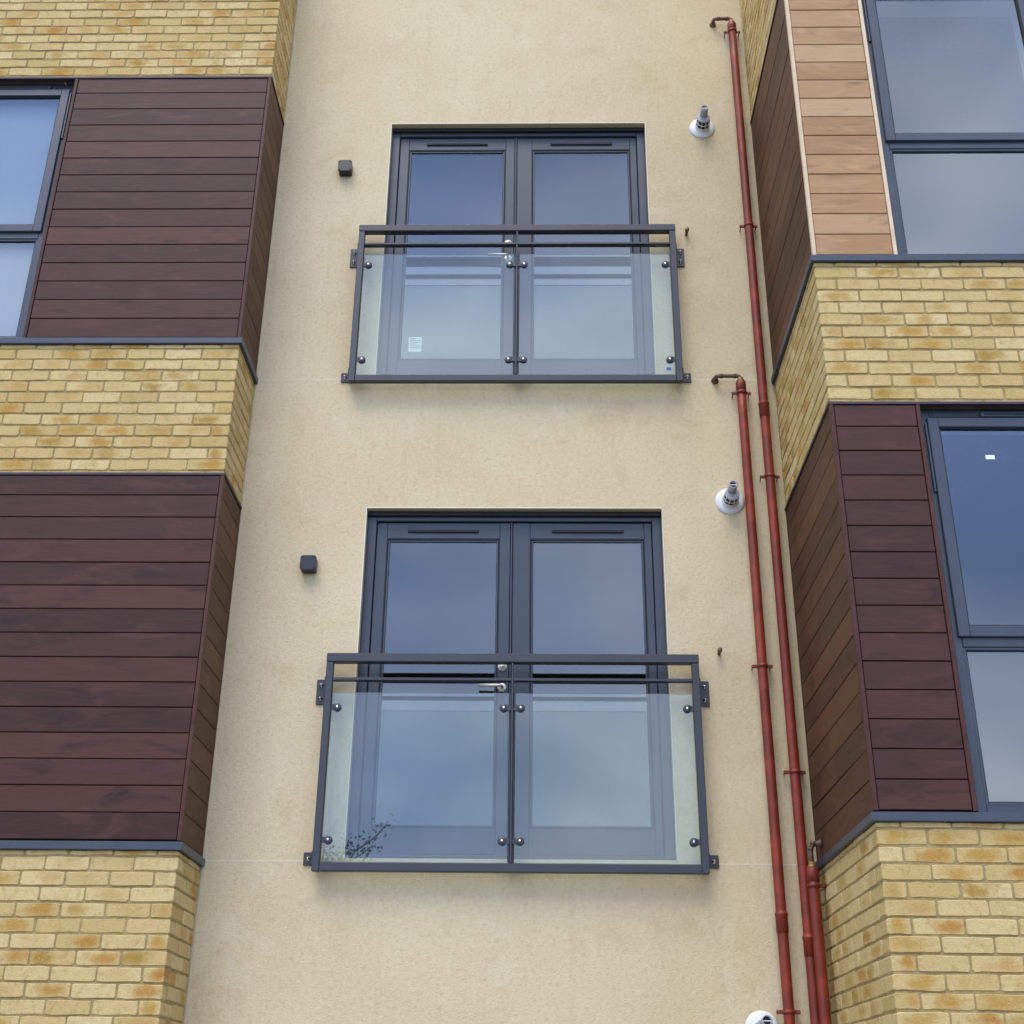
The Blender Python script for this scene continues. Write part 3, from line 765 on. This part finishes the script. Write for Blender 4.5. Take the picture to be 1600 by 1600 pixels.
def drain(x, y, ztop, zfoot, couplings, brackets, elbow, label, r=.0282, to_bay=False):
    t = empty('drain_pipe', (x, y, zfoot)); tag(t, label, 'pipe', 'red drain pipes in the corner by the right bay')
    off = Vector((-x, -y, -zfoot))
    def part(name, bm, mat=MT['red'], par=None):
        o = obj(name, bm, mat, par or t)
        if par is None: o.location = off
        return o
    rng = random.Random(int(x * 1000))
    n = 24; body = bmesh.new()
    prof = [((ztop - zfoot) * i / n, r + rng.uniform(-.0004, .0004)) for i in range(n + 1)]
    lathe(body, (x, y, zfoot), (0, 0, 1), prof, 24); part('pipe', body)
    for zc in couplings:
        part('coupling', lathe(bmesh.new(), (x, y, zc - .055), (0, 0, 1), [(0, r + .001), (.001, r + .0035), (.085, r + .0035), (.088, r + .006), (.098, r + .006), (.101, r + .0035), (.11, r + .001)], 24))
    part('socket', lathe(bmesh.new(), (x, y, ztop - .07), (0, 0, 1), [(0, r + .001), (.001, r + .0035), (.062, r + .0035), (.066, r + .001), (.067, .0)], 24))
    part('brass_reducer', lathe(bmesh.new(), (x, y, ztop - .004), (0, 0, 1), [(0, .026), (.016, .025), (.017, .019), (.034, .018), (.0342, 0)], 6), MT['brass'])
    for zc in brackets:
        b = part('pipe_bracket', lathe(bmesh.new(), (x, y, zc - .011), (0, 0, 1), [(0, r + .0008), (.0005, r + .005), (.020, r + .005), (.0205, r + .0008)], 24))
        if to_bay:
            eb = bmesh.new(); box(eb, x + r + .004, XR - .001, y - .012, y + .012, zc - .009, zc + .009, bev=.002); part('bracket_ear', eb, MT['red'], b)
        else:
            for s in (-1, 1):
                a, c = sorted((x + s * (r + .005), x + s * (r + .032))); part('bracket_ear', bx(a, c, y + .004, y + .012, zc - .010, zc + .010, bev=.002), MT['red'], b)
        if not to_bay:
            for s in (-1, 1):
                part('bracket_bolt', lathe(bmesh.new(), (x + s * (r + .022), y - .002, zc), (0, 1, 0), [(0, .006), (.006, .006), (.0062, .004), (-y + .002, .004)], 8), MT['copper'], b)
            part('bracket_spacer', lathe(bmesh.new(), (x, y + r - .002, zc), (0, 1, 0), [(0, .012), (-y - r + .002, .012)], 10), MT['copper'], b)
    el = part('copper_elbow', sweep(bmesh.new(), bend(elbow, .024), .0125, 12), MT['copper'])
    p0 = Vector(elbow[0]); d = (Vector(elbow[1]) - p0).normalized()
    part('wall_flange', lathe(bmesh.new(), p0 + d * .001, d, [(0, .024), (.008, .022), (.014, .016), (.03, .016)], 16), MT['copper'], el)
    e1, e2 = Vector(elbow[1]), Vector(elbow[2])
    dd = (e2 - e1).normalized()
    part('elbow_joint', lathe(bmesh.new(), e1 + dd * .026, dd, [(0, .0128), (.0005, .0155), (.016, .0155), (.0165, .0128)], 14), MT['copper'], el)
    part('elbow_joint', lathe(bmesh.new(), e2 - dd * .042, dd, [(0, .0128), (.0005, .0155), (.016, .0155), (.0165, .0128)], 14), MT['copper'], el)
drain(1.402, -.062, 7.185, GROUND, [3.965, .80], [7.11, 5.372, 3.502, 1.700],
      [(1.275, -.002, 7.235), (1.275, -.062, 7.235), (1.402, -.062, 7.235), (1.402, -.062, 7.16)],
      'tallest red drain pipe, running nearly the full height beside the right bay')
drain(1.269, -.062, 4.165, GROUND, [.915], [4.085, 2.302, .480],
      [(1.118, -.002, 4.207), (1.118, -.062, 4.207), (1.269, -.062, 4.207), (1.269, -.062, 4.13)],
      'red drain pipe that starts level with the foot of the upper balcony')
drain(1.430, -.155, 1.175, GROUND, [], [1.085],
      [(XR - .004, -.155, 1.300), (1.445, -.155, 1.300), (1.430, -.155, 1.27), (1.430, -.155, 1.15)],
      'short red drain pipe in the corner under the lower right sill', to_bay=True)

# ---------------------------------------------------------------- the small tree opposite, seen only in the glass
def tree(x, y, label):
    rng = random.Random(21)
    t = empty('small_tree', (x, y, GROUND)); tag(t, label, 'tree')
    tr = bmesh.new(); n = 10
    prof = [(0, .11), (.3, .085), (1.2, .07), (2.4, .055), (3.7, .03), (4.5, .012)]
    lathe(tr, (0, 0, 0), (.04, .02, 1), prof, n); obj('trunk', tr, MT['bark'], t, True)
    lv = bmesh.new()
    for i in range(72):
        z0 = rng.uniform(2.0, 4.3); az = rng.uniform(0, 6.283); L = rng.uniform(.5, 1.0)
        up = rng.uniform(.35, 1.0)
        p0 = Vector((.04 * z0, .02 * z0, z0)); d = Vector((math.cos(az), math.sin(az), up)).normalized()
        pts = [p0 + d * L * q / 6 + Vector((0, 0, .10 * L * (q / 6) ** 2)) + Vector((rng.uniform(-.03, .03), rng.uniform(-.03, .03), rng.uniform(-.02, .02))) * (q > 0) for q in range(7)]
        obj('branch', sweep(bmesh.new(), pts, .011, 5), MT['bark'], t, True)
        for q in range(70):
            f = rng.uniform(.2, 1.08) * 6; a = min(int(f), 5); p = pts[a].lerp(pts[a + 1], f - a)
            p = p + Vector((rng.gauss(0, .07), rng.gauss(0, .07), rng.gauss(0, .06)))
            w_, l_ = rng.uniform(.014, .024), rng.uniform(.04, .07)
            u = Vector((rng.uniform(-1, 1), rng.uniform(-1, 1), rng.uniform(-.6, .6))).normalized(); v = u.cross(Vector((rng.uniform(-1, 1), rng.uniform(-1, 1), rng.uniform(-1, 1)))).normalized()
            lv.faces.new([lv.verts.new(c) for c in (p, p + u * l_ * .5 + v * w_, p + u * l_, p + u * l_ * .5 - v * w_)])
    me = bpy.data.meshes.new('crown'); lv.to_mesh(me); lv.free(); me.materials.append(MT['leaf']); link('crown', me, t)['kind'] = 'stuff'
tree(-2.75, -9.6, 'small leafy tree opposite, its twigs mirrored in the lower balcony glass')
